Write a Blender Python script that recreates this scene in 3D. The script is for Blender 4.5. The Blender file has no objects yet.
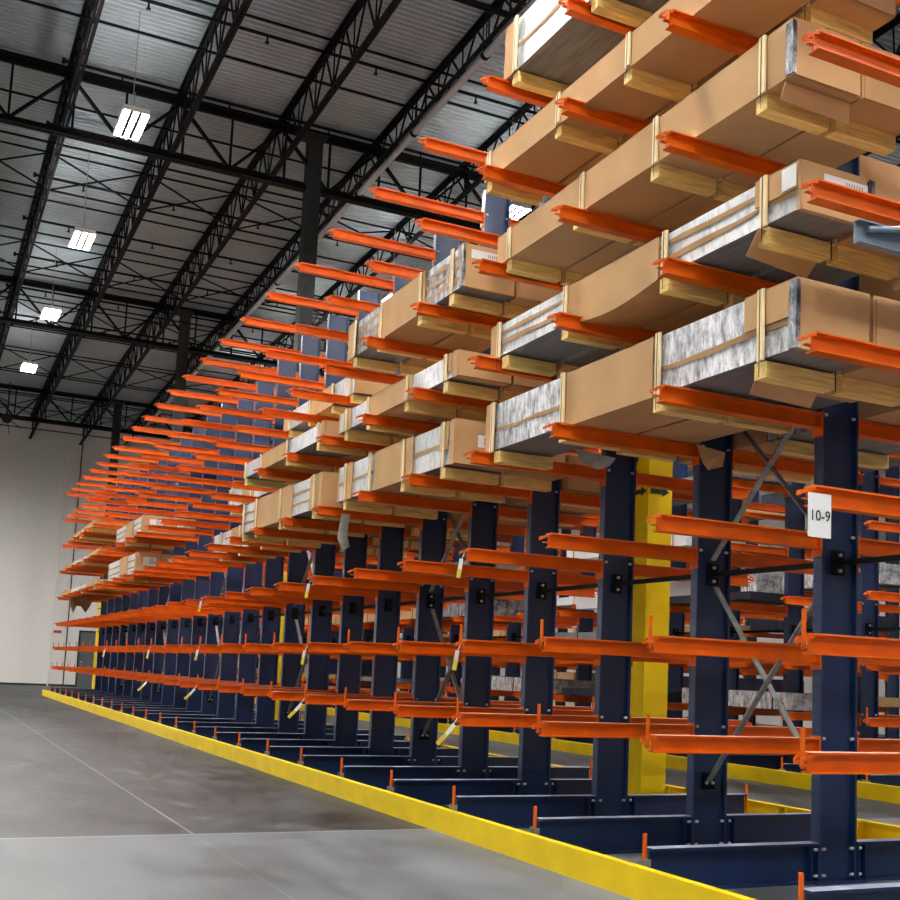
import bpy, math, random
from mathutils import Vector, Matrix
random.seed(7)
S = 1.6            # metres per layout unit
FZ = 0.105         # floor height in layout units
sc = bpy.context.scene
C = sc.collection
PI = math.pi

# ---------------------------------------------------------------- helpers
class MB:
    """collects geometry in layout units, local to its thing's origin"""
    def __init__(s): s.v = []; s.f = []; s.m = []
    def _add(s, vs, fs, mi=0):
        n = len(s.v); s.v += [tuple(p) for p in vs]; s.f += [tuple(n+i for i in f) for f in fs]; s.m += [mi]*len(fs)
    def box(s, x0, x1, y0, y1, z0, z1, mi=0):
        vs = [(x, y, z) for z in (z0, z1) for y in (y0, y1) for x in (x0, x1)]
        s._add(vs, [(0,2,3,1),(4,5,7,6),(0,1,5,4),(2,6,7,3),(0,4,6,2),(1,3,7,5)], mi); return s
    def prism(s, poly, axis, a, b, mi=0):
        """poly: 2-D points (counter-clockwise), extruded along axis from a to b"""
        def P(u, w, t): return {'x': (t,u,w), 'y': (u,t,w), 'z': (u,w,t)}[axis]
        n = len(poly)
        vs = [P(u, w, a) for u, w in poly] + [P(u, w, b) for u, w in poly]
        fs = [tuple(range(n-1,-1,-1)), tuple(range(n,2*n))] + [(i,(i+1)%n,n+(i+1)%n,n+i) for i in range(n)]
        if axis == 'y': fs = [f[::-1] for f in fs]
        s._add(vs, fs, mi); return s
    def tube(s, p, q, r, n=8, mi=0, r2=None):
        p = Vector(p); q = Vector(q); d = (q-p).normalized(); r2 = r if r2 is None else r2
        a = d.orthogonal().normalized(); b = d.cross(a)
        vs = []
        for c, rr in ((p, r), (q, r2)):
            for i in range(n):
                t = 2*PI*i/n; vs.append(c + a*(rr*math.cos(t)) + b*(rr*math.sin(t)))
        fs = [(i,(i+1)%n,n+(i+1)%n,n+i) for i in range(n)] + [tuple(range(n-1,-1,-1)), tuple(range(n,2*n))]
        s._add(vs, fs, mi); return s
    def bar(s, p, q, w, h, mi=0, up=(0,0,1)):
        p = Vector(p); q = Vector(q); d = (q-p).normalized()
        a = d.cross(Vector(up))
        if a.length < 1e-4: a = d.orthogonal()
        a.normalize(); b = a.cross(d)
        vs = []
        for c in (p, q):
            for sa, sb in ((-1,-1),(1,-1),(1,1),(-1,1)): vs.append(c + a*(sa*w/2) + b*(sb*h/2))
        s._add(vs, [(3,2,1,0),(4,5,6,7),(0,1,5,4),(1,2,6,5),(2,3,7,6),(3,0,4,7)], mi); return s
    def ibeam(s, axis, a, b, c1, z0, z1, hw, tf, tw, mi=0):
        """I section running along axis a..b, centred on c1 in the other direction"""
        for (u0, u1, w0, w1) in ((c1-hw, c1+hw, z0, z0+tf), (c1-hw, c1+hw, z1-tf, z1), (c1-tw, c1+tw, z0+tf, z1-tf)):
            if axis == 'x': s.box(a, b, u0, u1, w0, w1, mi)
            else: s.box(u0, u1, a, b, w0, w1, mi)
        return s
    def build(s, name, mats, parent=None, loc=None, smooth=False):
        if not isinstance(mats, (list, tuple)): mats = [mats]
        me = bpy.data.meshes.new(name)
        me.from_pydata([(x*S, y*S, z*S) for x, y, z in s.v], [], s.f)
        for m in mats: me.materials.append(m)
        for p_, mi in zip(me.polygons, s.m):
            p_.material_index = mi; p_.use_smooth = smooth
        me.update()
        o = bpy.data.objects.new(name, me); C.objects.link(o)
        if parent: o.parent = parent
        if loc: o.location = W(*loc) if not parent else (loc[0]*S, loc[1]*S, loc[2]*S)
        return o
def W(x, y, z): return (x*S, y*S, (z-FZ)*S)
def tag(o, label, cat, group=None, kind=None):
    if kind: o['kind'] = kind
    if label: o['label'] = label
    if cat: o['category'] = cat
    if group: o['group'] = group
    return o
def thing(name, label, cat, loc, group=None):
    o = bpy.data.objects.new(name, None); C.objects.link(o); o.location = W(*loc)
    o.empty_display_size = .1
    return tag(o, label, cat, group)
def cp(o, parent, loc=None, rz=None):
    c = o.copy(); C.objects.link(c); c.parent = parent
    if loc is not None: c.location = (loc[0]*S, loc[1]*S, loc[2]*S)
    if rz is not None: c.rotation_euler = (0, 0, rz)
    return c
ORD = ['first','second','third','fourth','fifth','sixth','seventh','eighth','ninth','tenth','eleventh','twelfth','thirteenth','fourteenth','fifteenth','sixteenth','seventeenth','eighteenth','nineteenth','twentieth','twenty-first','twenty-second','twenty-third','twenty-fourth','twenty-fifth','twenty-sixth','twenty-seventh','twenty-eighth','twenty-ninth','thirtieth']

# ---------------------------------------------------------------- materials
def lin(r, g, b):
    return tuple(((c/255)/12.92 if c/255 <= .04045 else ((c/255+.055)/1.055)**2.4) for c in (r, g, b)) + (1,)
def mat(name, col, rough=.5, metal=0, coat=0, noise=.12, nscale=6, bump=0, bscale=40, spec=.5, stretch=None):
    m = bpy.data.materials.new(name); m.use_nodes = True
    nt = m.node_tree; b = nt.nodes['Principled BSDF']
    b.inputs['Roughness'].default_value = rough; b.inputs['Metallic'].default_value = metal
    b.inputs['Coat Weight'].default_value = coat; b.inputs['Coat Roughness'].default_value = .25
    b.inputs['Specular IOR Level'].default_value = spec
    tc = nt.nodes.new('ShaderNodeTexCoord'); vec = tc.outputs['Object']
    if stretch:
        mp = nt.nodes.new('ShaderNodeMapping'); mp.inputs['Scale'].default_value = stretch
        nt.links.new(vec, mp.inputs['Vector']); vec = mp.outputs['Vector']
    n = nt.nodes.new('ShaderNodeTexNoise'); n.inputs['Scale'].default_value = nscale; n.inputs['Detail'].default_value = 5
    nt.links.new(vec, n.inputs['Vector'])
    r = nt.nodes.new('ShaderNodeMapRange'); r.inputs[1].default_value = .3; r.inputs[2].default_value = .7
    r.inputs[3].default_value = 1-noise; r.inputs[4].default_value = 1+noise
    nt.links.new(n.outputs['Fac'], r.inputs[0])
    mx = nt.nodes.new('ShaderNodeVectorMath'); mx.operation = 'SCALE'; mx.inputs[0].default_value = col[:3]
    nt.links.new(r.outputs[0], mx.inputs['Scale']); nt.links.new(mx.outputs[0], b.inputs['Base Color'])
    if bump:
        n2 = nt.nodes.new('ShaderNodeTexNoise'); n2.inputs['Scale'].default_value = bscale; n2.inputs['Detail'].default_value = 4
        nt.links.new(vec, n2.inputs['Vector'])
        bp = nt.nodes.new('ShaderNodeBump'); bp.inputs['Strength'].default_value = bump; bp.inputs['Distance'].default_value = .02
        nt.links.new(n2.outputs['Fac'], bp.inputs['Height']); nt.links.new(bp.outputs['Normal'], b.inputs['Normal'])
    m['b'] = 1
    return m
M = {}
M['navy'] = mat('navy_paint', lin(17,41,80), .4, spec=.45, coat=.25, noise=.15, nscale=3)
M['navy2'] = mat('dark_navy_paint', lin(14,20,44), .45, noise=.15)
M['orange'] = mat('orange_paint', lin(224,98,0), .42, spec=.28, coat=.08, noise=.12, nscale=3)
M['yellow'] = mat('yellow_paint', lin(238,204,0), .5, noise=.08, nscale=3, spec=.3)
M['black'] = mat('black_steel', lin(16,18,21), .65, noise=.1, spec=.15)
M['greysteel'] = mat('dark_grey_steel', lin(52,57,58), .65, noise=.1, spec=.2)
M['galv'] = mat('galvanized_steel', lin(150,152,152), .4, metal=.6, noise=.2, nscale=12)
M['pipe'] = mat('galvanized_pipe', lin(175,180,182), .35, metal=.7, noise=.1)
M['bolt'] = mat('zinc_bolt', lin(215,215,210), .35, metal=.5, noise=.05)
M['card'] = mat('cardboard', lin(196,156,110), .85, noise=.07, nscale=2.5, bump=.15, bscale=6, spec=.2)
M['card2'] = mat('cardboard_dark', lin(176,140,98), .85, noise=.1, nscale=4, bump=.2, bscale=8, spec=.2)
M['wood'] = mat('pine_wood', lin(244,208,126), .7, noise=.22, nscale=5, bump=.1, stretch=(.8,6,8))
M['woodv'] = mat('pine_slat', lin(246,222,172), .7, noise=.12, nscale=5, bump=.1)
M['strap'] = mat('steel_strap', lin(40,38,36), .4, metal=.3)
M['white'] = mat('white_paint', lin(246,242,236), .6, noise=.02)
M['paper'] = mat('paper', lin(238,238,236), .7, noise=.02)
M['ink'] = mat('black_ink', lin(30,30,30), .7, noise=0)
M['deck'] = mat('grey_roof_deck', lin(172,186,192), .6, noise=.13, nscale=.8, metal=.0)
M['doorgrey'] = mat('grey_door', lin(92,98,102), .5, noise=.03)
M['plastic'] = mat('clear_wrap', lin(170,172,172), .25, noise=.3, bump=.6, bscale=12)
M['red'] = mat('red_plastic', lin(200,50,40), .5)
M['navy_sheen'] = mat('flange_top_sheen', lin(150,156,176), .4, noise=.2, nscale=6)  # overhead reflection on the base beam tops, put into the colour
M['orange_sheen'] = mat('arm_top_sheen', lin(240,176,156), .4, noise=.2, nscale=6)  # pale glancing reflection along the arm tops, painted as base colour
M['tag'] = mat('yellow_tag', lin(235,215,70), .6, noise=.05)
M['bluegrey'] = mat('blue_grey_steel', lin(120,135,150), .4, noise=.1)

def foil_mat(name, base, dark, scale=(3,9,3.2), thr=.5):
    m = bpy.data.materials.new(name); m.use_nodes = True; nt = m.node_tree; b = nt.nodes['Principled BSDF']
    b.inputs['Roughness'].default_value = .3; b.inputs['Metallic'].default_value = .35
    tc = nt.nodes.new('ShaderNodeTexCoord'); mp = nt.nodes.new('ShaderNodeMapping'); mp.inputs['Scale'].default_value = scale
    nt.links.new(tc.outputs['Object'], mp.inputs['Vector'])
    n = nt.nodes.new('ShaderNodeTexNoise'); n.inputs['Scale'].default_value = 1.6; n.inputs['Detail'].default_value = 8; n.inputs['Roughness'].default_value = .7
    nt.links.new(mp.outputs[0], n.inputs['Vector'])
    cr = nt.nodes.new('ShaderNodeValToRGB'); e = cr.color_ramp.elements
    e[0].position = thr-.12; e[0].color = dark; e[1].position = thr+.1; e[1].color = base
    nt.links.new(n.outputs['Fac'], cr.inputs['Fac']); nt.links.new(cr.outputs['Color'], b.inputs['Base Color'])
    bp = nt.nodes.new('ShaderNodeBump'); bp.inputs['Strength'].default_value = .7; bp.inputs['Distance'].default_value = .03
    nt.links.new(n.outputs['Fac'], bp.inputs['Height']); nt.links.new(bp.outputs['Normal'], b.inputs['Normal'])
    return m
M['foil'] = foil_mat('crinkled_foil', lin(228,230,232), lin(96,98,104), thr=.48)
M['foilw'] = foil_mat('white_foil', lin(214,216,216), lin(150,152,156), thr=.42)
M['foild'] = foil_mat('dark_foil', lin(190,192,196), lin(58,60,66), scale=(3,7,2.6), thr=.52)
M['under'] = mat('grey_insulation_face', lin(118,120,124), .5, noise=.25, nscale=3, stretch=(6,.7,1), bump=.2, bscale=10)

# navy column with punched bolt holes down its flanges
def col_mat():
    m = mat('navy_punched_flange', lin(24,50,92), .38, coat=.4, noise=.15, nscale=3)
    nt = m.node_tree; b = nt.nodes['Principled BSDF']; tc = nt.nodes.new('ShaderNodeTexCoord')
    sp = nt.nodes.new('ShaderNodeSeparateXYZ'); nt.links.new(tc.outputs['Object'], sp.inputs[0])
    def math_(op, a, bb=None, c=None):
        n = nt.nodes.new('ShaderNodeMath'); n.operation = op
        for i, v in enumerate((a, bb, c)):
            if v is None: continue
            if isinstance(v, (int, float)): n.inputs[i].default_value = v
            else: nt.links.new(v, n.inputs[i])
        return n.outputs[0]
    zz = math_('SUBTRACT', math_('FRACT', math_('MULTIPLY', sp.outputs['Z'], 1/.1)), .5)
    zz = math_('MULTIPLY', zz, .1)
    yy = math_('SUBTRACT', math_('ABSOLUTE', sp.outputs['Y']), .026)
    d = math_('SQRT', math_('ADD', math_('MULTIPLY', zz, zz), math_('MULTIPLY', yy, yy)))
    hole = math_('LESS_THAN', d, .009)
    mx = nt.nodes.new('ShaderNodeMixRGB'); nt.links.new(hole, mx.inputs['Fac'])
    src = b.inputs['Base Color'].links[0].from_socket
    nt.links.new(src, mx.inputs['Color1']); mx.inputs['Color2'].default_value = (.002,.002,.003,1)
    nt.links.new(mx.outputs[0], b.inputs['Base Color'])
    return m
M['flange'] = col_mat()

def floor_mat():
    m = bpy.data.materials.new('polished_concrete'); m.use_nodes = True; nt = m.node_tree; b = nt.nodes['Principled BSDF']
    L = nt.links.new
    tc = nt.nodes.new('ShaderNodeTexCoord'); sp = nt.nodes.new('ShaderNodeSeparateXYZ'); L(tc.outputs['Object'], sp.inputs[0])
    def nz(scale, st, det=6, rg=.6):
        mp = nt.nodes.new('ShaderNodeMapping'); mp.inputs['Scale'].default_value = st; L(tc.outputs['Object'], mp.inputs['Vector'])
        n = nt.nodes.new('ShaderNodeTexNoise'); n.inputs['Scale'].default_value = scale; n.inputs['Detail'].default_value = det; n.inputs['Roughness'].default_value = rg
        L(mp.outputs[0], n.inputs['Vector']); return n.outputs['Fac']
    def mt(op, a, bb=None, c=None):
        n = nt.nodes.new('ShaderNodeMath'); n.operation = op
        for i, v in enumerate((a, bb, c)):
            if v is None: continue
            if isinstance(v, (int, float)): n.inputs[i].default_value = v
            else: L(v, n.inputs[i])
        return n.outputs[0]
    a = nz(.5, (1,.45,1), 4); c = nz(1.5, (1.3,.55,1), 9, .72); g = nz(30, (1,1,1), 4, .6)
    v = mt('ADD', mt('MULTIPLY', mt('SUBTRACT', a, .5), 2.6), mt('MULTIPLY', mt('SUBTRACT', c, .5), 3.4))
    v = mt('ADD', v, mt('MULTIPLY', mt('SUBTRACT', g, .5), .25))
    # two slab areas, the near one paler, meet at a control joint across the aisle
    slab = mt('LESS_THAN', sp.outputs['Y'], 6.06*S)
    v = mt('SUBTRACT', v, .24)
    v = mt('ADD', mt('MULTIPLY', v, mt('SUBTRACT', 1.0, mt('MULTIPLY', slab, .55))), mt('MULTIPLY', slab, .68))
    cr = nt.nodes.new('ShaderNodeValToRGB'); e = cr.color_ramp.elements
    e[0].position = .0; e[0].color = lin(16,17,18); e[1].position = 1; e[1].color = lin(124,129,134)
    e2 = cr.color_ramp.elements.new(.45); e2.color = lin(62,65,66)
    L(mt('ADD', mt('MULTIPLY', v, .6), .38), cr.inputs['Fac'])
    # saw-cut joints
    def joint(s, pos, w=.012): return mt('LESS_THAN', mt('ABSOLUTE', mt('SUBTRACT', s, pos*S)), w)
    j = mt('MULTIPLY', joint(sp.outputs['X'], 1.42, .010), mt('SUBTRACT', 1.0, mt('MULTIPLY', mt('LESS_THAN', sp.outputs['Y'], 6.06*S), .75)))
    for k in (6.06, 14.6, 23.1): j = mt('MAXIMUM', j, joint(sp.outputs['Y'], k, .02))
    mx = nt.nodes.new('ShaderNodeMixRGB'); L(mt('MULTIPLY', j, .38), mx.inputs['Fac']); L(cr.outputs['Color'], mx.inputs['Color1'])
    mx.inputs['Color2'].default_value = lin(196,197,200); L(mx.outputs[0], b.inputs['Base Color'])
    r = nt.nodes.new('ShaderNodeMapRange'); r.inputs[1].default_value = .3; r.inputs[2].default_value = .7; r.inputs[3].default_value = .38; r.inputs[4].default_value = .6
    L(c, r.inputs[0]); L(r.outputs[0], b.inputs['Roughness'])
    b.inputs['Specular IOR Level'].default_value = .45
    bp = nt.nodes.new('ShaderNodeBump'); bp.inputs['Strength'].default_value = .08; bp.inputs['Distance'].default_value = .02
    L(g, bp.inputs['Height']); L(bp.outputs['Normal'], b.inputs['Normal'])
    return m
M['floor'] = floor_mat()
def emis(name, col, st):
    m = bpy.data.materials.new(name); m.use_nodes = True; b = m.node_tree.nodes['Principled BSDF']
    b.inputs['Base Color'].default_value = col; b.inputs['Emission Color'].default_value = col; b.inputs['Emission Strength'].default_value = st
    return m
M['tube'] = emis('fluorescent_tube', (1,.975,.955,1), 180)
M['louver'] = mat('dull_reflector', lin(60,54,50), .6, noise=.02)
M['reflector'] = mat('white_reflector', lin(235,235,232), .3, noise=.02)

# ---------------------------------------------------------------- room
WY, XL, XR, YB = 36.0, -13.0, 18.5, -9.0
def roofz(y): return 8.68 - .032*(y-15.2)      # top of the girders; roof falls away from the camera
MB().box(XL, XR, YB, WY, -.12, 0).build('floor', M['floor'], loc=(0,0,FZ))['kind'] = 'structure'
def wall(n, *a):
    o = MB().box(*a).build(n, M['white'], loc=(0,0,FZ)); o['kind'] = 'structure'; return o
wall('wall_far', XL, XR, WY, WY+.15, 0, 10)
wall('wall_left', XL-.15, XL, YB, WY, 0, 10)
wall('wall_right', XR, XR+.15, YB, WY, 0, 10)
wall('wall_back', XL, XR, YB-.15, YB, 0, 10)
# ribbed steel roof deck
mb = MB(); pts = []; y = YB; P_ = .0953
while y < WY:
    for dy, dz in ((0,0),(.034,0),(.044,.045),(.084,.045)): pts.append((y+dy, roofz(y+dy)+.12+dz-FZ))
    y += P_
vs = []
for yy, zz in pts: vs += [(XL, yy, zz), (XR, yy, zz)]
mb._add(vs, [(2*i, 2*i+2, 2*i+3, 2*i+1) for i in range(len(pts)-1)])
y0, y1 = pts[0][0], pts[-1][0]
mb._add([(XL,y0,roofz(y0)+.3-FZ),(XR,y0,roofz(y0)+.3-FZ),(XR,y1,roofz(y1)+.3-FZ),(XL,y1,roofz(y1)+.3-FZ)], [(0,1,2,3)])
o = mb.build('ceiling', M['deck'], loc=(0,0,FZ)); o['kind'] = 'structure'
# door and trim in the far wall
d = MB().box(0, .47, -.03, 0, 0, 1.64).build('door_1', M['doorgrey'], loc=(4.62, WY, FZ)); d['kind'] = 'structure'
MB().tube((.07,-.03,.75),(.07,-.07,.75),.02).build('door_handle', M['bolt'], d)
t_ = MB().box(-.05,-.0,-.04,0,0,1.69).box(.47,.52,-.04,0,0,1.69).box(-.05,.52,-.04,0,1.64,1.69).build('trim_1', M['greysteel'], loc=(4.62, WY, FZ)); t_['kind'] = 'structure'
b_ = MB().box(XL,4.57,-.03,0,0,.06).box(5.14,XR,-.03,0,0,.06).build('baseboard_far', M['greysteel'], loc=(0, WY, FZ)); b_['kind'] = 'structure'

# ---------------------------------------------------------------- roof steel
JX = [1.27+1.44*i for i in range(-5, 9)]
for i, x in enumerate(JX):
    ya, yb = (1.0, WY-.02)
    lab = {5: 'black open-web roof joist furthest left, crossing the top left corner of the photo', 6: 'black open-web roof joist second from the left, just right of the nearest lamp',
           7: 'black open-web roof joist third from the left, meeting the top of the dark grey column', 8: 'black open-web roof joist fourth from the left with the bright silver pipes beneath'}.get(i)
    if lab is None: lab = 'black open-web roof joist right of the silver pipes, partly hidden above the loaded rack' if i > 8 else 'black open-web roof joist over the aisle left of the lamps, out of frame'
    t = thing('roof_joist', lab, 'roof joist', (x, ya, roofz(ya)+.03), 'black open-web roof joists')
    n = yb-ya; dp = .62 if i < 8 else .43
    def zl(y): return -.032*y
    def sloped(mb, xa, xb, z0, z1, y0=0, y1=None):
        y1 = n if y1 is None else y1
        vs = [(xx, yy, zz+zl(yy)) for yy in (y0, y1) for zz in (z0, z1) for xx in (xa, xb)]
        mb._add(vs, [(0,1,3,2),(4,6,7,5),(0,4,5,1),(2,3,7,6),(0,2,6,4),(1,5,7,3)])
    m1 = MB(); sloped(m1, -.055, -.008, .055, .075); sloped(m1, .008, .055, .055, .075); sloped(m1, -.016, -.008, .0, .06); sloped(m1, .008, .016, .0, .06); m1.build('top_chord', M['black'], t)
    m2 = MB(); sloped(m2, -.045, -.008, -dp, -dp+.015); sloped(m2, .008, .045, -dp, -dp+.015); sloped(m2, -.016, -.008, -dp+.01, -dp+.055); sloped(m2, .008, .016, -dp+.01, -dp+.055); m2.build('bottom_chord', M['black'], t)
    m3 = MB(); yy = .1; k = 0; st = .36
    while yy+st < n:
        a = .03 if k % 2 == 0 else .03-dp; b = .03-dp if k % 2 == 0 else .03
        m3.bar((0,yy,a+zl(yy)), (0,yy+st,b+zl(yy+st)), .022, .022)
        if k % 2 == 0: m3.bar((0,yy+st,.03-dp+zl(yy+st)), (0,yy+st+.02,.03+zl(yy+st)), .016, .016)
        yy += st; k += 1
    m3.build('web', M['black'], t)
    # bearing seats over the girders
    for g in (6.7, 15.2, 23.7, 32.2):
        MB().box(-.05, .05, g-ya-.09, g-ya+.09, zl(g-ya)-.03, zl(g-ya)+.0).build('bearing_seat', M['black'], t)

for gi, g in enumerate((6.7, 15.2, 23.7, 32.2)):
    z = roofz(g)
    lab = ['nearest roof girder truss across the aisle, mostly above the picture', 'black roof girder truss crossing just below the nearest lamp at the grey column top',
           'black roof girder truss at the second grey column, beside the third lamp', 'farthest black roof girder truss, close to the white end wall'][gi]
    t = thing('roof_girder', lab, 'roof girder', (0, g, z-.9), 'black girder trusses')
    m = MB(); m.box(XL,XR,-.10,-.012,.88,.90).box(XL,XR,.012,.10,.88,.90).box(XL,XR,-.03,-.012,.80,.88).box(XL,XR,.012,.03,.80,.88).build('top_chord', M['black'], t)
    m = MB(); m.box(XL,XR,-.07,-.012,.0,.018).box(XL,XR,.012,.07,.0,.018).box(XL,XR,-.028,-.012,.018,.085).box(XL,XR,.012,.028,.018,.085).build('bottom_chord', M['black'], t)
    m = MB()
    for x in JX[:-1]:
        m.bar((x,0,.82),(x+.72,0,.06),.035,.06, up=(0,1,0)); m.bar((x+.72,0,.06),(x+1.44,0,.82),.035,.06, up=(0,1,0))
        m.bar((x+.72,0,.06),(x+.72,0,.84),.03,.03, up=(0,1,0)); m.bar((x+.06,0,.06),(x+.06,0,.84),.03,.03, up=(0,1,0))
    m.build('web', M['black'], t)

# building columns: grey above, yellow painted below
for i, y in enumerate((6.6, 15.2, 23.7, 32.2)):
    lab = ['yellow steel building column with black arrows behind the nearest rack arms', 'tall dark grey building column with yellow foot, nearest of the grey ones at the roof',
           'dark grey building column with yellow foot, second from the right under the roof girders', 'dark grey building column with yellow foot nearest the far white wall'][i]
    t = thing('building_column', lab, 'column', (4.635, y, FZ), 'steel columns holding up the roof')
    top = roofz(y)-.1-FZ; h = .10
    MB().box(-h,h,-h,h,2.75,top).build('shaft', M['greysteel'], t)
    MB().box(-h,h,-h,h,.0,2.75).build('painted_shaft', M['yellow'], t)
    MB().box(-.16,.16,-.16,.16,top,top+.03).build('cap_plate', M['greysteel'], t)
    def arrow(mb, u0, u1, z, hh, f):
        m_ = u0+(u1-u0)*.62
        for poly in ([(u0,z-hh*.45),(m_,z-hh*.45),(m_,z+hh*.45),(u0,z+hh*.45)], [(m_,z-hh),(u1,z),(m_,z+hh)]):
            vs = [f(u, w) for u, w in poly]; mb._add(vs, [tuple(range(len(vs)))])
    m = MB(); arrow(m, -.085, .075, 2.22, .036, lambda u, w: (u, -h-.003, w)); arrow(m, -.09, .08, 2.22, .036, lambda u, w: (-h-.003, -u, w))
    m._add([(-h-.003, .06, 2.44), (-h-.003, .03, 2.44), (-h-.003, .03, 2.53), (-h-.003, .06, 2.53)], [(0,1,2,3)])
    m._add([(-h-.003, .03, 2.50), (-h-.003, -.07, 2.50), (-h-.003, -.07, 2.53), (-h-.003, .03, 2.53)], [(0,1,2,3)])
    m.build('arrow_marking', M['ink'], t)

# bridging rods and sprinkler branches under the deck
def run_bar(name, lab, cat, y, z, r, x0, x1, m, group, n=6):
    mb = MB().tube((0,0,0),(x1-x0,0,0), r, n)
    o = mb.build(name, m, loc=(x0, y, z)); tag(o, lab, cat, group); return mb
for i in range(9):
    y = 11.3 + 1.83*i + (.0)
    t = thing('sprinkler_branch', 'thin black sprinkler branch pipe under the deck, %s from the camera' % ORD[i], 'pipe', (1.13, y, roofz(y)-.02), 'sprinkler branch pipes')
    MB().tube((0,0,0),(XR-1.2,0,0),.022,8).tube((-.015,0,0),(.03,0,0),.04,8).build('pipe', M['black'], t)
    for k in range(4): MB().tube((.75+1.44*k,0,0),(.75+1.44*k,0,-.09),.012,6).tube((.75+1.44*k,0,-.09),(.75+1.44*k,0,-.10),.03,6).build('sprinkler_head', M['black'], t)
bi = 0
for y, cross in ((8.6,0),(10.6,1),(12.9,0),(16.2,0),(17.8,1),(19.6,0),(21.6,1),(22.9,0),(25.0,1),(26.8,0),(28.6,1),(30.6,0),(33.2,1),(34.6,0)):
    t = thing('joist_bridging', 'black %s bridging rods between the roof joists, %s line from the camera' % ('crossed' if cross else 'straight', ORD[bi]), 'bridging', (0, y, roofz(y)), 'bridging between the joists'); bi += 1
    MB().bar((XL,0,.02),(XR,0,.02),.025,.025).build('top_rod', M['black'], t)
    MB().bar((XL,0,-.57),(5.38,0,-.57),.025,.025).bar((5.38,0,-.57),(5.38,0,-.36),.02,.02,up=(0,1,0)).bar((5.38,0,-.36),(XR,0,-.36),.025,.025).build('bottom_rod', M['black'], t)
    if cross:
        m = MB()
        for x in JX[:-1]:
            zb_ = -.57 if x+1.44 < 5.5 else -.36
            m.bar((x,0,.03),(x+1.44,0,zb_),.022,.022, up=(0,1,0)); m.bar((x,.03,-.57 if x < 5.5 else -.36),(x+1.44,.03,.03),.022,.022, up=(0,1,0))
        m.build('diagonal', M['black'], t)
# pipes hung below the fourth joist
for k, (x, z, r, m_, lab) in enumerate(((5.50, roofz(2.0)-.54, .045, 'pipe', 'long bright silver pipe hung below the fourth roof joist'), (5.46, roofz(2.0)-.44, .03, 'black', 'thin black pipe just above the long silver one under the roof'))):
    ya, yb = 2.0, 35.9
    t = thing('ceiling_pipe', lab, 'pipe', (x, ya, z))
    MB().tube((0,0,0),(0,yb-ya,-.032*(yb-ya)), r, 12).build('pipe', M[m_], t, smooth=False)
    mc = MB(); yy = 1.
    while yy < yb-ya-1: mc.tube((0,yy,-.032*yy),(0,yy+.06,-.032*yy),r*1.25,12).tube((0,yy+.03,-.032*yy),(0,yy+.03,.40-.032*yy),.008,6); yy += 2.1
    mc.build('hanger', M['black'], t)

# ---------------------------------------------------------------- lamps
def make_lamp():
    t = thing('high_bay_lamp', 'x', 'lamp', (0,0,7.3), 'hanging high-bay lamps')
    m = MB().box(-.145,-.128,-.37,.37,.05,.065).box(.128,.145,-.37,.37,.05,.065).box(-.112,-.004,-.37,.37,.05,.065).box(.004,.112,-.37,.37,.05,.065)
    m.prism([(-.145,.0),(-.150,.0),(-.150,.065),(-.145,.065)], 'y', -.37, .37).prism([(.145,.0),(.145,.065),(.150,.065),(.150,.0)], 'y', -.37, .37)
    m.box(-.145,.145,-.375,-.37,0,.065).box(-.145,.145,.37,.375,0,.065).box(-.06,.06,-.2,.2,.065,.10)
    m.build('housing', M['reflector'], t)
    m = MB()
    for x in (-.049,.049): m.box(x-.021, x+.021, -.36, .36, .002, .0499)
    m.build('reflector', M['louver'], t)
    for x in (-.098, 0, .098): MB().box(x-.024, x+.024, -.345, .345, .014, .035).build('tube', M['tube'], t)
    m = MB()
    for s in (-1, 1): m.tube((0,s*.3,.06),(0,0,.42),.004,5)
    m.tube((0,0,.42),(0,0,1.45),.006,5).tube((.0,.0,.10),(.02,0,.42),.005,5)
    m.build('hanging_cord', M['galv'], t)
    return t
def copy_tree(o, parent=None):
    c = o.copy(); C.objects.link(c); c.parent = parent
    for ch in list(o.children): copy_tree(ch, c)
    return c
lamp0 = make_lamp(); used = False
for x, ys, nm in ((1.83, range(-4, 4), 'over the open aisle'), (6.93, range(-4, 4), 'over the aisle behind the loaded rack'), (12.1, range(-2, 5, 2), 'above the far side'), (-3.6, range(-4, 6), 'over the far left side'), (-8.7, range(2, 6), 'added unseen to brighten the far wall')):  # left-wall row and last left-side lamp are unseen additions brightening the far wall
    for n in ys:
        y = 13.43 + 4.27*n
        t = lamp0 if not used else copy_tree(lamp0); used = True
        t.location = W(x, y, 7.3 if n < 3 else 7.25)
        if nm.startswith('over the open') and n >= 0:
            t['label'] = ['bright hanging lamp nearest the camera, the largest in the picture', 'bright hanging lamp second from the camera over the aisle', 'bright hanging lamp third from the camera over the aisle', 'small bright lamp farthest down the aisle'][n]
        elif nm.startswith('over the aisle behind') and n in (0, 1): t['label'] = ['lit lamp glimpsed between the stacked packages and the rack arms', 'small lit lamp seen past the blue uprights beside a carton'][n]
        else: t['label'] = 'hanging lamp %s, position %s along the hall' % (nm, ORD[n+4])

# propeller fan near the far wall
t = thing('ceiling_fan', 'small dark fan hanging near the far wall at the left edge', 'fan', (1.78, 31.5, 7.1))
m = MB().tube((0,-.06,0),(0,.06,0),.13,16).build('motor', M['greysteel'], t)
MB().tube((0,0,.1),(0,0,.95),.02,8).build('rod', M['greysteel'], t)
for k in range(8):
    a = k*PI/4+.2; MB().bar((.1*math.cos(a),-.03,.1*math.sin(a)),(.42*math.cos(a),-.03,.42*math.sin(a)),.012,.06, up=(0,1,0)).build('blade', M['greysteel'], t)
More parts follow.
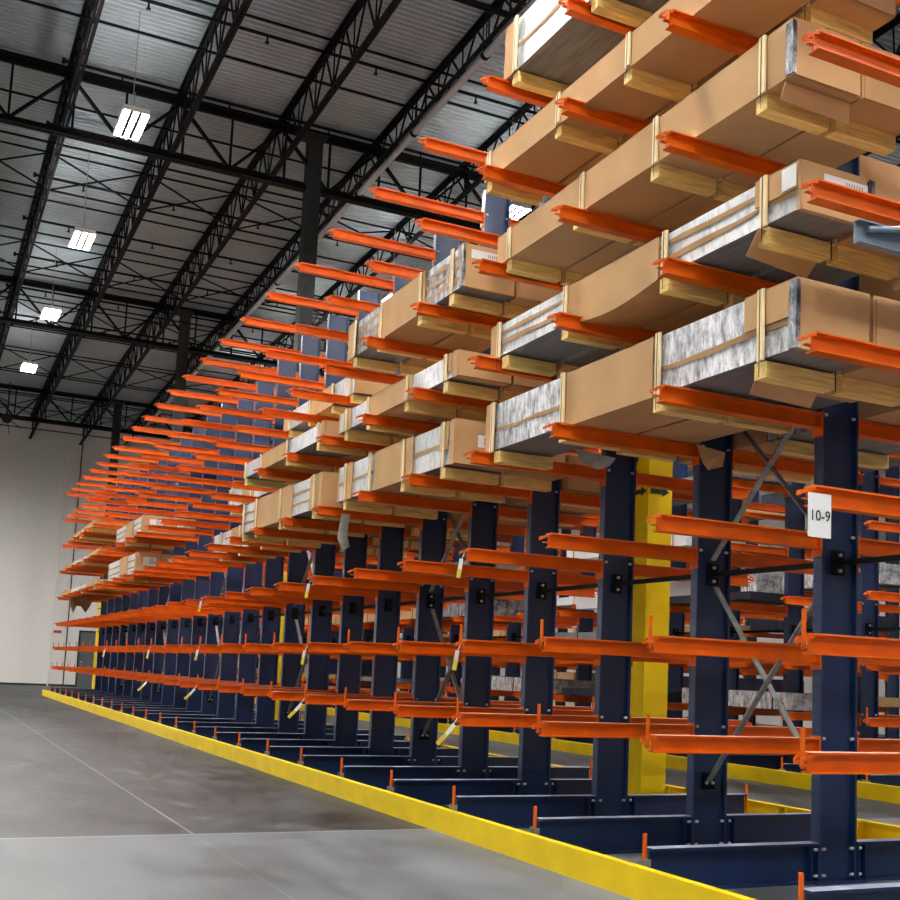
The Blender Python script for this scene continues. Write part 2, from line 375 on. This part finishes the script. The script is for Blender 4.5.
# riser pipes on the far wall
o = MB().tube((0,0,0),(0,0,7.5),.018,8).build('riser_pipe', M['greysteel'], loc=(4.22, WY-.1, FZ)); tag(o, 'thin dark riser pipe running up the far white wall', 'pipe')
o = MB().tube((0,0,0),(0,0,7.6),.022,8).build('riser_pipe', M['white'], loc=(3.78, WY-.1, FZ)); tag(o, 'white painted riser pipe left of the dark one', 'pipe')
t = thing('emergency_sign', 'small red and white sign on the far wall left of the grey door', 'sign', (3.95, WY-.03, 1.72))
MB().box(-.14,.14,-.03,.03,-.07,.07).build('plate', M['paper'], t); MB().box(-.11,.11,-.034,-.03,-.04,.04).build('face', M['red'], t)

# ---------------------------------------------------------------- cantilever racks
Y0, D = 4.1346, .9554
LV = [.7736, 1.2019, 1.7422, 2.3288, 2.9199, 3.5202, 4.1197, 4.7044]
def make_parts():
    P = {}
    T = bpy.data.objects.new('tmp', None)
    m = MB(); m.box(-.115,-.104,-.028,.028,0,4.80,1).box(.104,.115,-.028,.028,0,4.80,1).box(-.104,.104,-.005,.005,0,4.80,0)
    m.box(-.15,.15,-.06,.06,0,.008,0)
    P['column'] = m.build('column', [M['navy'], M['flange']])
    m = MB().ibeam('x', -1.053, -.118, 0, 0, .184, .034, .012, .005)
    m.box(-.126,-.118,-.034,.034,.012,.172).box(-.17,-.165,-.034,.034,.012,.172)
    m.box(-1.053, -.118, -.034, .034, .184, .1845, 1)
    P['base'] = m.build('base_beam', [M['navy'], M['navy_sheen']])
    m = MB().ibeam('x', -1.051, -.123, 0, -.076, 0, .030, .007, .004)
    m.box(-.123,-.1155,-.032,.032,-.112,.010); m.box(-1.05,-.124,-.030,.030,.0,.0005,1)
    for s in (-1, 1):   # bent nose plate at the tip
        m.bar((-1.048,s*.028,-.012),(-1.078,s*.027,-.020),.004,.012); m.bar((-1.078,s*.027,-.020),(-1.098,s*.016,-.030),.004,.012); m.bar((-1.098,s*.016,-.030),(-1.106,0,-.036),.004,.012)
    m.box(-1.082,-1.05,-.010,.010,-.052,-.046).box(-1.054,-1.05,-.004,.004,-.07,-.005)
    P['arm'] = m.build('arm', [M['orange'], M['orange_sheen']])
    P['pin'] = MB().tube((-1.072,0,-.06),(-1.072,0,.088),.0085,8).build('stop_pin', M['orange'])
    m = MB().tube((-1.073,0,-.12),(-1.073,0,.06),.0095,8)
    P['bpin'] = m.build('stop_pin', M['orange'])
    m = MB()
    for k in range(9):
        a0, a1 = PI*(.5+k/9.), PI*(.5+(k+1)/9.)
        m.bar((-1.06+.035*math.cos(a0),.0+.028*math.sin(a0),-.06),(-1.06+.035*math.cos(a1),.028*math.sin(a1),-.06),.005,.03)
    P['socket'] = m.build('pin_socket', M['galv'])
    P['bolt'] = MB().tube((-.009,0,0),(.009,0,0),.0078,6).build('bolt', M['bolt'])
    P['bracket'] = MB().box(-.035,.035,-.022,-.005,1.44,1.56).build('strut_bracket', M['black'])
    P['bbolt'] = MB().tube((0,-.022,1.462),(0,-.036,1.462),.009,6).tube((0,-.022,1.538),(0,-.036,1.538),.009,6).build('bracket_bolts', M['bolt'])
    return P
PP = make_parts()
first = set()
def use(key, parent, loc=(0,0,0), rz=0):
    o = PP[key]
    if key in first: o = o.copy(); C.objects.link(o)
    first.add(key)
    o.parent = parent; o.location = (loc[0]*S, loc[1]*S, loc[2]*S); o.rotation_euler = (0,0,rz); return o
struts = {}
def strut(D_):
    if D_ not in struts: 
        struts[D_] = MB().bar((0,.025,1.5),(0,D_-.026,1.5),.024,.026).build('spacer_strut', M['black']); return struts[D_]
    o = struts[D_].copy(); C.objects.link(o); return o
def upright(xc, y, k, label, group, front=range(8), back=range(8), near=True, pitch=D, lv=LV, cat='rack upright', st=True, cols=True):
    t = thing('cantilever_rack_upright', label, cat, (xc, y, FZ), group)
    use('column', t)
    use('base', t); use('base', t, rz=PI)
    for i, z in enumerate(lv):
        jit = random.uniform(-.004, .004)
        for side, sel in ((0, front), (1, back)):
            if i not in sel: continue
            a = use('arm', t, (0,0,z-FZ+jit), PI*side)
            if i < 2: p_ = use('pin', a)
    use('bpin', t, (0,0,.184)); use('socket', t, (0,0,.184)); use('bpin', t, (0,0,.184), PI)
    if near:
        for s_ in (-1, 1):
            for i, z in enumerate(lv): use('bolt', t, (s_*.089, -.020, z-FZ-.006))
            for zz in (.035, .155): use('bolt', t, (s_*.086, -.026, zz)); use('bolt', t, (s_*.136, -.026, zz))
    use('bracket', t)
    if near: use('bbolt', t)
    if st:
        o = strut(pitch); o.location = W(xc, y, FZ)
        tag(o, 'dark spacer strut reaching back from the %s' % label.split(',')[0].replace('navy rack ', ''), 'strut', 'spacer struts between uprights')
    return t
NK = 24
for k in range(-1, NK+1):
    if k == -1: lab = 'nearest orange rack arms with the 10-9 sign, upright just beyond the right edge'
    elif k == 0: lab = 'nearest navy rack upright fully in the picture, at the right edge beside the 10-9 sign'
    elif k == NK: lab = 'last navy rack upright of the front row, nearest the far white wall'
    elif k == 1: lab = 'navy rack upright just right of the yellow building column'
    elif k == 2: lab = 'navy rack upright just left of the yellow building column'
    else: lab = 'navy front-row rack upright with orange arms, %s from the right edge' % ORD[k]
    upright(3.985, Y0+D*k, k, lab, 'uprights of the front rack row', near=(k < 6))
X2, P2 = 8.49, 1.05
LV2 = [.7736, 1.25, 1.86, 2.48, 3.15, 3.8, 4.4, 4.9]
y20 = Y0+4.43*D
for n in range(-1, 22):
    y = y20 + P2*n
    lab = 'navy rack upright of the row behind, %s from the right edge' % (ORD[n] if n >= 0 else 'just past and nearest')
    upright(X2, y, n, lab, 'uprights of the second rack row behind', near=(n < 1), pitch=P2, lv=LV2, st=True, front=range(6), back=range(6))

X3 = 13.0
for n in range(0, 16):
    y = Y0+8.2+P2*n
    upright(X3, y, n, 'navy rack upright of the third row, far behind, %s from the right' % ORD[n], 'uprights of the third rack row behind', near=False, pitch=P2, lv=LV2, st=False, front=range(7), back=())
# cross braces in every fourth bay
def xbrace(xc, ya, yb, zs, lab, group):
    t = thing('cross_brace', lab, 'brace', (xc, ya, FZ), group)
    for z0, z1 in zs:
        MB().bar((-.012,yb-ya-.03,z0),(-.012,.03,z1),.008,.034, up=(1,0,0)).build('flat_bar', M['galv'], t)
        MB().bar((.012,yb-ya-.03,z1),(.012,.03,z0),.008,.034, up=(1,0,0)).build('flat_bar', M['galv'], t)
    L = yb-ya
    MB().box(-.04,.04,L-.018,L-.006,zs[0][0]-.045,zs[0][0]+.045).build('end_plate', M['black'], t)
    for q in (-.02, .02): MB().tube((q,L-.018,zs[0][0]-.01),(q,L-.03,zs[0][0]-.01),.009,6).build('plate_bolt', M['bolt'], t)
for j, k in enumerate(range(0, NK, 4)):
    xbrace(3.985, Y0+k*D, Y0+(k+1)*D, ((.37,1.43),(1.58,2.5)), ['grey x-shaped brace nearest the camera, between the two rightmost uprights', 'grey x-shaped brace second from the right in the front rack row', 'grey x-shaped brace third from the right in the front rack row',
            'grey x-shaped brace fourth from the right in the front rack row', 'grey x-shaped brace fifth from the right in the front rack row', 'grey x-shaped brace nearest the far wall in the front row'][j], 'cross braces between front-row uprights')

# yellow guard curbs
def curb(x, ya, yb, face, lab):
    """face = -1: plate faces -x with its stiffeners on the +x side"""
    t = thing('guard_curb', lab, 'curb', (x, ya, FZ), 'yellow guard curbs')
    n = yb-ya; f = -face
    a, b = sorted((0, .014*f)); MB().box(a, b, 0, n, 0, .132).build('face_plate', M['yellow'], t)
    a, b = sorted((.014*f, .11*f)); MB().box(a, b, 0, n, 0, .01).build('foot_plate', M['yellow'], t)
    a, b = sorted((.014*f, .045*f)); MB().box(a, b, 0, n, .122, .132).build('top_lip', M['yellow'], t)
    m = MB(); yy = .3
    while yy < n-.1:
        for q in (0, .07):
            pl = [(.014*f,.01),(.1*f,.01),(.05*f,.122),(.014*f,.122)]
            if f < 0: pl = pl[::-1]
            m.prism(pl, 'y', yy+q, yy+q+.012)
        yy += .62
    m.build('stiffeners', M['yellow'], t)
curb(2.775, 3.0, 27.3, -1, 'long yellow guard curb along the open aisle in front of the near rack')
curb(5.20, 3.6, 27.3, 1, 'yellow guard curb with stiffeners at the back of the near rack')
curb(7.285, 5.5, 34.0, -1, 'yellow guard curb in front of the second rack row')

# sign 10-9
t = thing('bay_sign', 'white paper sign reading 10-9 hung on an orange rack arm', 'sign', (2.886, Y0-D-.046, 1.547))
MB().box(0,.108,-.002,.002,0,.162).build('sheet', M['paper'], t)
fc = bpy.data.curves.new('sign_text', 'FONT'); fc.body = '10-9'; fc.size = .055*S; fc.align_x = 'CENTER'; fc.align_y = 'CENTER'; fc.extrude = .0004; fc.space_character = 1.0
fo = bpy.data.objects.new('sign_text', fc); C.objects.link(fo); 
tm = bpy.data.meshes.new_from_object(fo); bpy.data.objects.remove(fo); fo = bpy.data.objects.new('sign_text', tm); C.objects.link(fo)
fo.parent = t; fo.location = (.054*S, -.004*S, .078*S); fo.rotation_euler = (PI/2, 0, 0)
tm.materials.clear(); tm.materials.append(M['ink'])

# warning tags hanging from arm tips
for k, i, side in ((2,0,0),(2,1,0),(2,2,0),(5,0,0),(5,1,0),(5,2,0),(9,0,0),(9,1,0),(9,2,0),(12,0,0),(12,1,0),(16,1,0)):
    t = thing('hanging_tag', 'yellow and white tag hanging from %s arm of upright %s from the right' % (['lowest','second','third'][i], ORD[k]), 'tag', (2.905, Y0+D*k-.02, LV[i]-.03), 'tags hanging under the arm tips')
    a = .25 if i == 0 else .04
    MB().bar((0,0,0),(-.02-a*.05,0,-.05),.002,.004).bar((-.02,-.0,-.04),(-.02-a*.2,-.0,-.10),.024,.003, up=(0,1,0)).build('upper_panel', M['paper'], t)
    MB().bar((-.02-a*.2,0,-.10),(-.02-a*.42,0,-.155),.026,.003, up=(0,1,0)).build('lower_panel', M['tag'], t)

# ---------------------------------------------------------------- packages
TYPES = {'F': 'foil', 'W': 'foilw', 'D': 'foild'}
def package(lab, x0, x1, ya, yb, z, h, segs, straps, group, foil='foil', end='card', stripes=(.5,), skid=True, marks=True, sag=0, taper=1, slat=True):
    """long foil-faced bundle lying on the arms; segs = cardboard wraps (ya, yb, frac0, frac1) on it"""
    t = thing('panel_package', lab, 'package', (x0, ya, z+.010), group)
    w = x1-x0; L = yb-ya; g = .004
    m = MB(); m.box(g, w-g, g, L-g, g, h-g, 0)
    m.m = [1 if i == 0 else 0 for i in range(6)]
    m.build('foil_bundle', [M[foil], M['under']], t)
    if end:
        MB().box(0, w, 0, .02, .0, h).box(w*.02, w*.98, -.004, 0, .0, h*.97).build('end_board', M['card'], t)
        MB().box(0, w, L-.02, L, .0, h).build('end_board', M['card'], t)
    for (a, b, f0, f1) in segs:
        a -= ya; b -= ya
        mm = MB(); o = .006+random.uniform(0,.003); zb = h*f0
        nseg = max(2, int((b-a)/.12)); wob = [random.uniform(-.006,.006) for _ in range(nseg+1)]
        def strip(pa, pb):  # wrap sheet with slightly uneven surface
            vs = []; fs = []
            for q in range(nseg+1):
                yy = a+(b-a)*q/nseg
                vs += [pa(yy, wob[q]), pb(yy, wob[q])]
            for q in range(nseg): fs.append((2*q, 2*q+1, 2*q+3, 2*q+2))
            mm._add(vs, fs)
        zt = h*f1+.006
        mm.box(-o, 0.0, a, b, zb-(.006 if f0 == 0 else 0), zt)
        mm.box(w, w+.004, a, b, zb, zt)
        if f1 > .95: mm.box(-o, w+.004, a, b, h, h+.006)
        if f0 == 0:
            vs = []; ns = 10
            for q in range(ns+1):
                yy = a+(b-a)*q/ns; dz = -.007-sag*math.sin(PI*q/ns)
                vs += [(-o-(.001 if sag else 0), yy, dz), (w, yy, -.007)]
            mm._add(vs, [(2*q, 2*q+2, 2*q+3, 2*q+1) for q in range(ns)])
            if sag:
                vs = []
                for q in range(ns+1):
                    yy = a+(b-a)*q/ns; dz = -.007-sag*math.sin(PI*q/ns)
                    vs += [(-o-.001, yy, dz), (-o-.001, yy, .01)]
                mm._add(vs, [(2*q, 2*q+1, 2*q+3, 2*q+2) for q in range(ns)])
        mm.build('cardboard_wrap', M['card'], t)
    for f in stripes:
        mb = MB(); n = 14; zz = [h*f+random.uniform(-.006,.006) for _ in range(n+1)]; hh = [random.uniform(.008,.016) for _ in range(n+1)]
        for q in range(n):
            y0_, y1_ = .03+(L-.06)*q/n, .03+(L-.06)*(q+1)/n
            mb._add([(.0,y0_,zz[q]-hh[q]),(.0,y1_,zz[q+1]-hh[q+1]),(.0,y1_,zz[q+1]+hh[q+1]),(.0,y0_,zz[q]+hh[q])], [(3,2,1,0)])
        mb.build('tape_strip', M['card2'], t)
    for i, ys in enumerate(straps):
        ys -= ya
        if slat:
            mm = MB(); mm.box(-.022,-.009,ys-.024,ys-.006,-.01,h+.005).box(-.020,-.009,ys-.002,ys+.016,-.012,h+.006).box(-.012,-.009,ys-.024,ys+.016,-.008,h+.002)
            mm.build('wood_slat', M['woodv'], t)
        MB().box(-.024,-.0225,ys-.006,ys-.002,-.078 if skid else 0,h+.01).box(-.024,w,ys-.006,ys-.002,h+.007,h+.010).build('strap', M['strap'], t)
        if skid:
            y_ = ys+.02
            # keep the skid clear of the arm lines
            ph = ((y_+ya-Y0)/D) % 1.0; dist = ph if ph < .5 else ph-1
            if abs(dist) < .085: y_ += (math.copysign(.085, dist)-dist)*D
            MB().box(.004, w-.012, y_-.035, y_+.035, -.078, -.008).build('skid_board', M['wood'], t)
    if taper != 1:
        for ch in t.children:
            for v in ch.data.vertices:
                if v.co.z > 0: v.co.z *= 1-(1-taper)*max(0, min(1, v.co.y/(L*S)))
    return t
def label_on_side(t, y0, y1, z0, z1, bars=True):
    MB()._add and None
    m = MB(); m._add([(-.012,y0,z0),(-.012,y1,z0),(-.012,y1,z1),(-.012,y0,z1)], [(3,2,1,0)]); m.build('shipping_label', M['paper'], t)
def label_on_end(t, x0, x1, z0, z1):
    m = MB(); m._add([(x0,-.006,z0),(x1,-.006,z0),(x1,-.006,z1),(x0,-.006,z1)], [(0,1,2,3)]); l = m.build('shipping_label', M['paper'], t)
    m = MB()
    for i in range(7):
        xx = x0+(x1-x0)*(.5+.06*i); m._add([(xx,-.0065,z0+.02),(xx+.004,-.0065,z0+.02),(xx+.004,-.0065,z1-.015),(xx,-.0065,z1-.015)], [(0,1,2,3)])
    m.build('barcode', M['ink'], l)
def corner(t, h, w=.03):
    m = MB(); m.box(-.012,-.004,-.012,.035,.0,h).box(-.012,.006,-.014,-.008,.0,h)
    m.build('corner_protector', M['foild'], t)
Dz, Ez, Fz, Gz, Hz = LV[3:8]
XA0, XA1, XB0, XB1 = 3.055, 3.442, 3.472, 3.85
G1 = 'long packages on the loaded arms near the camera'
# level D near
t = package('nearest long cardboard and foil package on the lowest loaded level, end facing the camera', XA0, XA1, 3.39, 6.10, Dz, .288,
    [(3.39,3.70,.48,1),(4.36,5.16,0,1),(6.0,6.10,0,1)], [3.59,4.31,5.18,6.0], G1, stripes=(.42,), foil='foil')
corner(t, .28)
t['label'] = 'nearest long cardboard and foil package on the lowest loaded level'
t = package('plain carton right behind the nearest foil package, cut by the right edge', XB0, XB1, 3.39, 5.42, Dz, .288, [(3.39,3.9,0,1),(4.36,5.42,0,1)], [3.59,4.31,5.25], G1, stripes=())
# level E near
t = package('long package with white barcode label on the second loaded level near the camera', XA0+.03, XA1, 3.41, 6.14, Ez, .205,
    [(3.41,3.68,.45,1),(4.38,5.24,0,1),(6.06,6.14,0,1)], [3.62,4.32,5.24,6.02], G1, stripes=(.72,.38), foil='foilw', sag=.045)
label_on_side(t, .012, .10, .10, .195); label_on_end(t, .12, .36, .10, .175)
t = package('carton beside the barcoded package on the second loaded level, at the right edge', XB0, XB1, 3.41, 6.14, Ez, .205, [(3.41,3.68,0,1),(4.38,5.24,0,1),(5.9,6.14,0,1)], [3.62,4.32,5.24,6.02], G1, foil='foilw', stripes=())
corner(t, .2)
# level F near
t = package('large plain brown carton on the third loaded level near the camera', XA0+.03, XA1+.01, 3.46, 6.10, Fz, .245,
    [(3.46,6.10,0,1)], [3.64,4.42,5.10,5.94], G1, stripes=(), taper=.72)
corner(t, .23)
t = package('brown carton behind the large plain one on the third loaded level', XB0, XB1, 3.46, 6.10, Fz, .245, [(3.46,6.10,0,1)], [3.64,4.42,5.10,5.94], G1, stripes=(), taper=.72)
# level G near
t = package('crumpled brown carton on the fourth loaded level, top of the picture', XA0, XA1, 3.66, 6.27, Gz, .165,
    [(3.66,6.27,0,1)], [4.64,5.34,6.2], G1, stripes=(), sag=.012)
t = package('brown carton behind the crumpled one on the fourth loaded level', XB0, XB1+.02, 3.66, 6.1, Gz, .165, [(3.66,6.1,0,1)], [3.80,4.64,5.34], G1, stripes=())
# level H near
t = package('silver foil package on the top level at the top edge of the picture', XA0, XA1+.3, 3.9, 6.05, Hz, .34,
    [(4.2,4.6,0,1),(5.93,6.05,0,1)], [4.3,5.03,5.9], G1, foil='foilw', stripes=(.45,))
# second group
G2 = 'long packages on the middle stretch of the rack'
XA0 = 3.03
t = package('foil and carton package just past the nearest one on the lowest loaded level', XA0, XA1, 6.5, 8.72, Dz, .285,
    [(6.5,6.56,0,1),(6.60,6.72,.35,1),(7.17,7.9,0,1),(8.38,8.55,0,1)], [6.66,7.33,7.98,8.52], G2, foil='foilw', stripes=(.5,)); label_on_end(t, .16, .26, .12, .2)
t = package('carton behind the foil package on the middle of the lowest loaded level', XB0, XB1, 6.5, 8.72, Dz, .285, [(6.5,8.72,0,1)], [6.66,7.33,7.98,8.52], G2, stripes=())
t = package('flat foil and carton package on the second loaded level, middle stretch', XA0+.02, XA1, 6.55, 8.85, Ez, .165,
    [(6.55,6.62,0,1),(6.64,6.76,.3,1),(7.3,8.1,0,1),(8.55,8.70,0,1)], [6.72,7.38,8.14,8.64], G2, foil='foilw', stripes=()); label_on_end(t, .13, .28, .08, .15)
t = package('carton behind the flat package on the second loaded level, middle stretch', XB0, XB1, 6.55, 8.85, Ez, .165, [(6.55,8.85,0,1)], [6.72,7.38,8.14,8.64], G2, stripes=())
t = package('carton and striped foil package on the third loaded level, middle stretch', XA0+.03, XA1, 6.55, 8.72, Fz, .29,
    [(6.55,6.62,.5,1),(7.17,7.97,0,1),(8.58,8.72,0,1)], [6.71,7.24,7.99,8.56], G2, foil='foild', stripes=(.75,.5,.25)); corner(t, .28); label_on_end(t, .05, .3, .2, .26)
t = package('carton behind the striped foil package on the third loaded level', XB0, XB1, 6.55, 8.72, Fz, .29, [(6.55,8.72,0,1)], [6.71,7.24,7.99,8.56], G2, stripes=())
t = package('white and brown package set back on the third loaded level, left of the striped one', 3.48, 3.85, 9.7, 11.9, Fz, .2,
    [(10.3,11.0,0,1),(11.75,11.9,0,1)], [9.8,10.3,11.0,11.7], G2, foil='foilw', stripes=())
G3 = 'long packages on the far middle of the rack'
t = package('foil and carton package third along the lowest loaded level', XA0-.03, XA1, 9.03, 11.58, Dz, .295,
    [(9.03,9.12,0,1),(9.14,9.34,.0,1),(9.85,11.1,0,1)], [9.22,10.2,11.02,11.5], G3, foil='foilw', stripes=(.66,.33)); label_on_end(t, .17, .27, .12, .2)
t = package('carton behind the third foil package on the lowest loaded level', XB0, XB1, 9.03, 11.58, Dz, .295, [(9.03,11.58,0,1)], [9.22,10.2,11.02,11.5], G3, stripes=())
t = package('low foil and carton package third along the second loaded level', XA0-.03, XA1, 9.06, 11.62, Ez, .15,
    [(9.06,9.14,0,1),(10.1,10.95,0,1)], [9.2,10.1,10.98,11.55], G3, foil='foilw', stripes=()); label_on_end(t, .13, .3, .06, .13)
t = package('carton behind the low foil package on the second loaded level', XB0, XB1, 9.06, 11.62, Ez, .15, [(9.06,11.62,0,1)], [9.2,10.1,10.98,11.55], G3, stripes=())
t = package('white package set back beyond the third one on the second loaded level', 3.48, 3.84, 12.0, 14.2, Ez, .26, [(12.0,12.2,0,1),(13,13.5,0,1)], [12.15,13.1,14.0], G3, foil='foilw', stripes=())
t = package('white package set back beyond the third one on the lowest loaded level', 3.38, 3.84, 12.0, 14.4, Dz, .27, [(12.0,12.2,0,1),(13,13.5,0,1)], [12.15,13.1,14.0], G3, foil='foilw', stripes=())
G4 = 'packages near the far end of the rack'
for x0, x1, z, ya, yb, h, nm in ((3.05,3.45,Ez,17.7,20.2,.27,'upper white and brown stack near the far end, front package'), (3.47,3.85,Ez,17.7,20.2,.27,'upper stack near the far end, rear carton with white label'),
                            (3.08,3.45,Dz,18.2,21.0,.33,'lower white and brown stack near the far end, front package'), (3.47,3.85,Dz,18.2,21.0,.33,'lower stack near the far end, rear carton with white label')):
    t = package(nm, x0, x1, ya, yb, z, h, [(ya,ya+.12,0,1),(ya+.8,ya+1.5,0,1)], [ya+.8,ya+1.5], G4, foil='foilw', stripes=(.66,.33), slat=False); label_on_end(t, .1, .3, h*.4, h*.8)
for ya, yb, z, h, nm in ((21.6,26.9,Dz,.09,'flat torn brown load at the far end of the lowest loaded level'), (21.8,27.0,Ez,.08,'flat pale load at the far end of the second loaded level'), (22.6,26.0,Fz,.09,'flat pale load at the far end of the third loaded level')):
    package(nm, 3.0, 3.8, ya, yb, z, h, [(ya,ya+1.6,0,1),(yb-1.5,yb,0,1)], [ya+.5,ya+2.2,yb-.6], G4, foil='foilw', stripes=(), slat=False)
# back side of the near rack
G5 = 'packages on the back arms of the near rack'
lvl = {Dz: 'lowest', Ez: 'second', Fz: 'third', Gz: 'fourth'}
for z, h, ya, yb in ((Dz,.24,3.5,5.6),(Ez,.2,3.5,6.0),(Fz,.22,4.2,5.6),(Dz,.24,6.9,9.2),(Ez,.2,6.9,9.2),(Fz,.2,9.2,11.6),(Dz,.24,9.5,12.0)):
    for x0, x1, ps in ((4.13,4.52,'inner'),(4.535,4.92,'outer')):
        if ya < 6.6 < yb+.1 and x0 < 4.75: pass
        package('brown carton on the back arms, %s loaded level, %s one, %s stretch' % (lvl[z], ps, 'near' if ya < 6 else ('middle' if ya < 9 else 'far')), x0, x1, ya, yb, z, h, [(ya,ya+.9,0,1),(yb-.8,yb,0,1)], [ya+.2,ya+1.2,yb-.3], G5, stripes=(), slat=False)
# hanging flaps and wrap under the near packages
def flap(lab, loc, pts, mat_, th=.006, name='cardboard_flap', cat='flap', own=None):
    if own is None: 
        m = MB(); n = len(pts); vs = [p for p in pts] + [(x, y+th, z+th*.3) for x, y, z in pts]
        m._add(vs, [tuple(range(n)), tuple(range(2*n-1, n-1, -1))] + [(i, n+i, n+(i+1)%n, (i+1)%n) for i in range(n)])
        return tag(m.build(name, mat_, loc=loc), lab, cat)
    m = MB(); n = len(pts)
    vs = [p for p in pts] + [(x, y+th, z+th*.3) for x, y, z in pts]
    m._add(vs, [tuple(range(n)), tuple(range(2*n-1, n-1, -1))] + [(i, n+i, n+(i+1)%n, (i+1)%n) for i in range(n)])
    pk = [q for q in bpy.data.objects if q.get('label') == own][0]
    l0 = pk.location
    o = m.build(name, mat_, pk, loc=(loc[0]-l0[0]/S, loc[1]-l0[1]/S, loc[2]-l0[2]/S-FZ)); o['label'] = lab; return o
flap('loose cardboard flap hanging under the nearest package', (3.05, 3.66, Dz-.01), [(.02,-.04,-.0),(.37,-.04,-.0),(.40,.08,-.10),(.10,.12,-.075)], M['card'], own='nearest long cardboard and foil package on the lowest loaded level')
flap('loose cardboard flap hanging under the barcoded package', (3.05, 3.66, Ez-.01), [(.0,-.04,-.0),(.38,-.04,-.0),(.39,.10,-.10),(.02,.06,-.085)], M['card'], own='long package with white barcode label on the second loaded level near the camera')
flap('loose cardboard flap under the near end of the large plain carton', (3.06, 3.5, Fz-.01), [(.02,0,0),(.38,0,0),(.42,.05,-.06),(.03,.04,-.055)], M['card'], own='large plain brown carton on the third loaded level near the camera')
flap('torn cardboard piece dangling beside the upright right of the yellow column', (3.80, 5.0, Dz-.02), [(0,0,0),(.2,0,-.02),(.19,.01,-.1),(.10,.02,-.13),(.05,.0,-.10)], M['card'], own='plain carton right behind the nearest foil package, cut by the right edge')
flap('drooping brown cardboard at the far end under the lowest loaded level', (2.95, 25.2, Dz-.01), [(0,0,0),(.4,.6,0),(.7,1.6,-.02),(.62,1.5,-.20),(.5,1.2,-.34),(.34,.8,-.22),(.2,.4,-.24),(.12,.2,-.40),(.02,.05,-.22)], M['card2'], own='flat torn brown load at the far end of the lowest loaded level')
flap('clump of clear plastic wrap drooping under the nearest packages', (3.35, 5.55, Dz-.01), [(0,0,0),(.35,.1,0),(.33,.14,-.05),(.22,.1,-.085),(.08,.05,-.06)], M['plastic'], name='plastic_wrap', own='nearest long cardboard and foil package on the lowest loaded level')
flap('twist of clear wrap dangling under the middle packages', (3.1, 8.7, Dz-.08), [(-.03,0,0),(.04,0,0),(.03,.02,-.16),(.06,.02,-.26),(-.0,.02,-.30),(-.05,.02,-.2)], M['plastic'], name='plastic_wrap', own='foil and carton package just past the nearest one on the lowest loaded level')
# loose boards near the base
flap('yellow and white board leaning inside the curb by the third base beam', (2.87, Y0+2*D-.06, FZ+.13), [(0,0,0),(-.09,-.12,.03),(-.07,-.13,.02),(.02,-.01,-.02)], M['tag'], name='loose_board', cat='board')
# blue-grey bracket arm at the right edge
t = thing('steel_bracket', 'blue-grey steel channel bracket cut by the right edge of the picture', 'bracket', (3.10, 3.132, 2.742))
MB().box(0,.76,-.004,.004,-.045,.035).box(0,.76,-.03,.004,-.05,-.045).box(0,.76,-.03,.004,.035,.04).build('channel', M['bluegrey'], t)
MB().tube((.05,-.02,.01),(.6,-.1,.10),.013,10).build('rod', M['bluegrey'], t)

# loads on the second rack row
G6 = 'loads on the rack rows behind'
n_ = 0
cols_ = ['card2','under','card2','foil','under','card','navy2','navy2','paper','foild']
for lv_i, XR_, ys_, rw in [(q, X2, 6.2, 'second') for q in range(6)] + [(q, X3, 11.5, 'third') for q in range(7)]:
    y = ys_ + random.uniform(0,1)
    while y < (30 if rw == 'second' else 26):
        L = random.uniform(1.5, 2.6); h = random.uniform(.05, .34); mt_ = random.choice(cols_)
        if random.random() < .85 and n_ < 150:
            xx = XR_-1.0+random.uniform(0,.1)
            t = thing('wrapped_load', '%s load on level %s of the %s rack row, %s along' % ({'card':'brown carton','paper':'white wrapped','card2':'dark brown carton','under':'grey','foil':'silver foil','foild':'dark foil','navy2':'dark wrapped'}[mt_], str(lv_i+1), rw, ORD[min(29, int((y-6)/.8))]), 'load', (xx, y, LV2[lv_i]+.004), G6)
            MB().box(0,.82,0,L,.01,h).build('bundle', M[mt_], t)
            yy = .2
            while yy < L-.1: MB().box(0,.82,yy,yy+.06,0,.01).box(-.004,.824,yy+.02,yy+.04,.0,h+.003).build('band', M['strap'] if mt_ != 'paper' else M['card2'], t); yy += .7
            n_ += 1
        y += L + random.uniform(.1, .8)

# ---------------------------------------------------------------- world, camera, view
w = bpy.data.worlds.new('world'); sc.world = w; w.use_nodes = True
w.node_tree.nodes['Background'].inputs[0].default_value = (.6,.65,.7,1); w.node_tree.nodes['Background'].inputs[1].default_value = .05
f, cx, cy, yaw, pit, rol = 1135.908, 467.1245, 545.7956, .45106655, .11193173, .04313755
fw = Vector((math.sin(yaw)*math.cos(pit), math.cos(yaw)*math.cos(pit), math.sin(pit)))
r = Vector((math.cos(yaw), -math.sin(yaw), 0)); u = r.cross(fw)
r2 = r*math.cos(rol)+u*math.sin(rol); u2 = -r*math.sin(rol)+u*math.cos(rol)
cam = bpy.data.cameras.new('camera'); co = bpy.data.objects.new('camera', cam); C.objects.link(co)
mw = Matrix((r2, u2, -fw)).transposed().to_4x4(); mw.translation = Vector(W(0,0,1)); co.matrix_world = mw
cam.sensor_width = 36; cam.lens = 36*f/900; cam.shift_x = (450-cx)/900; cam.shift_y = (cy-450)/900
cam.clip_start = .05; cam.clip_end = 200
sc.camera = co
sc.view_settings.view_transform = 'Standard'; sc.view_settings.look = 'None'; sc.view_settings.gamma = 1; sc.view_settings.exposure = 1.75
sc.view_settings.use_curve_mapping = False
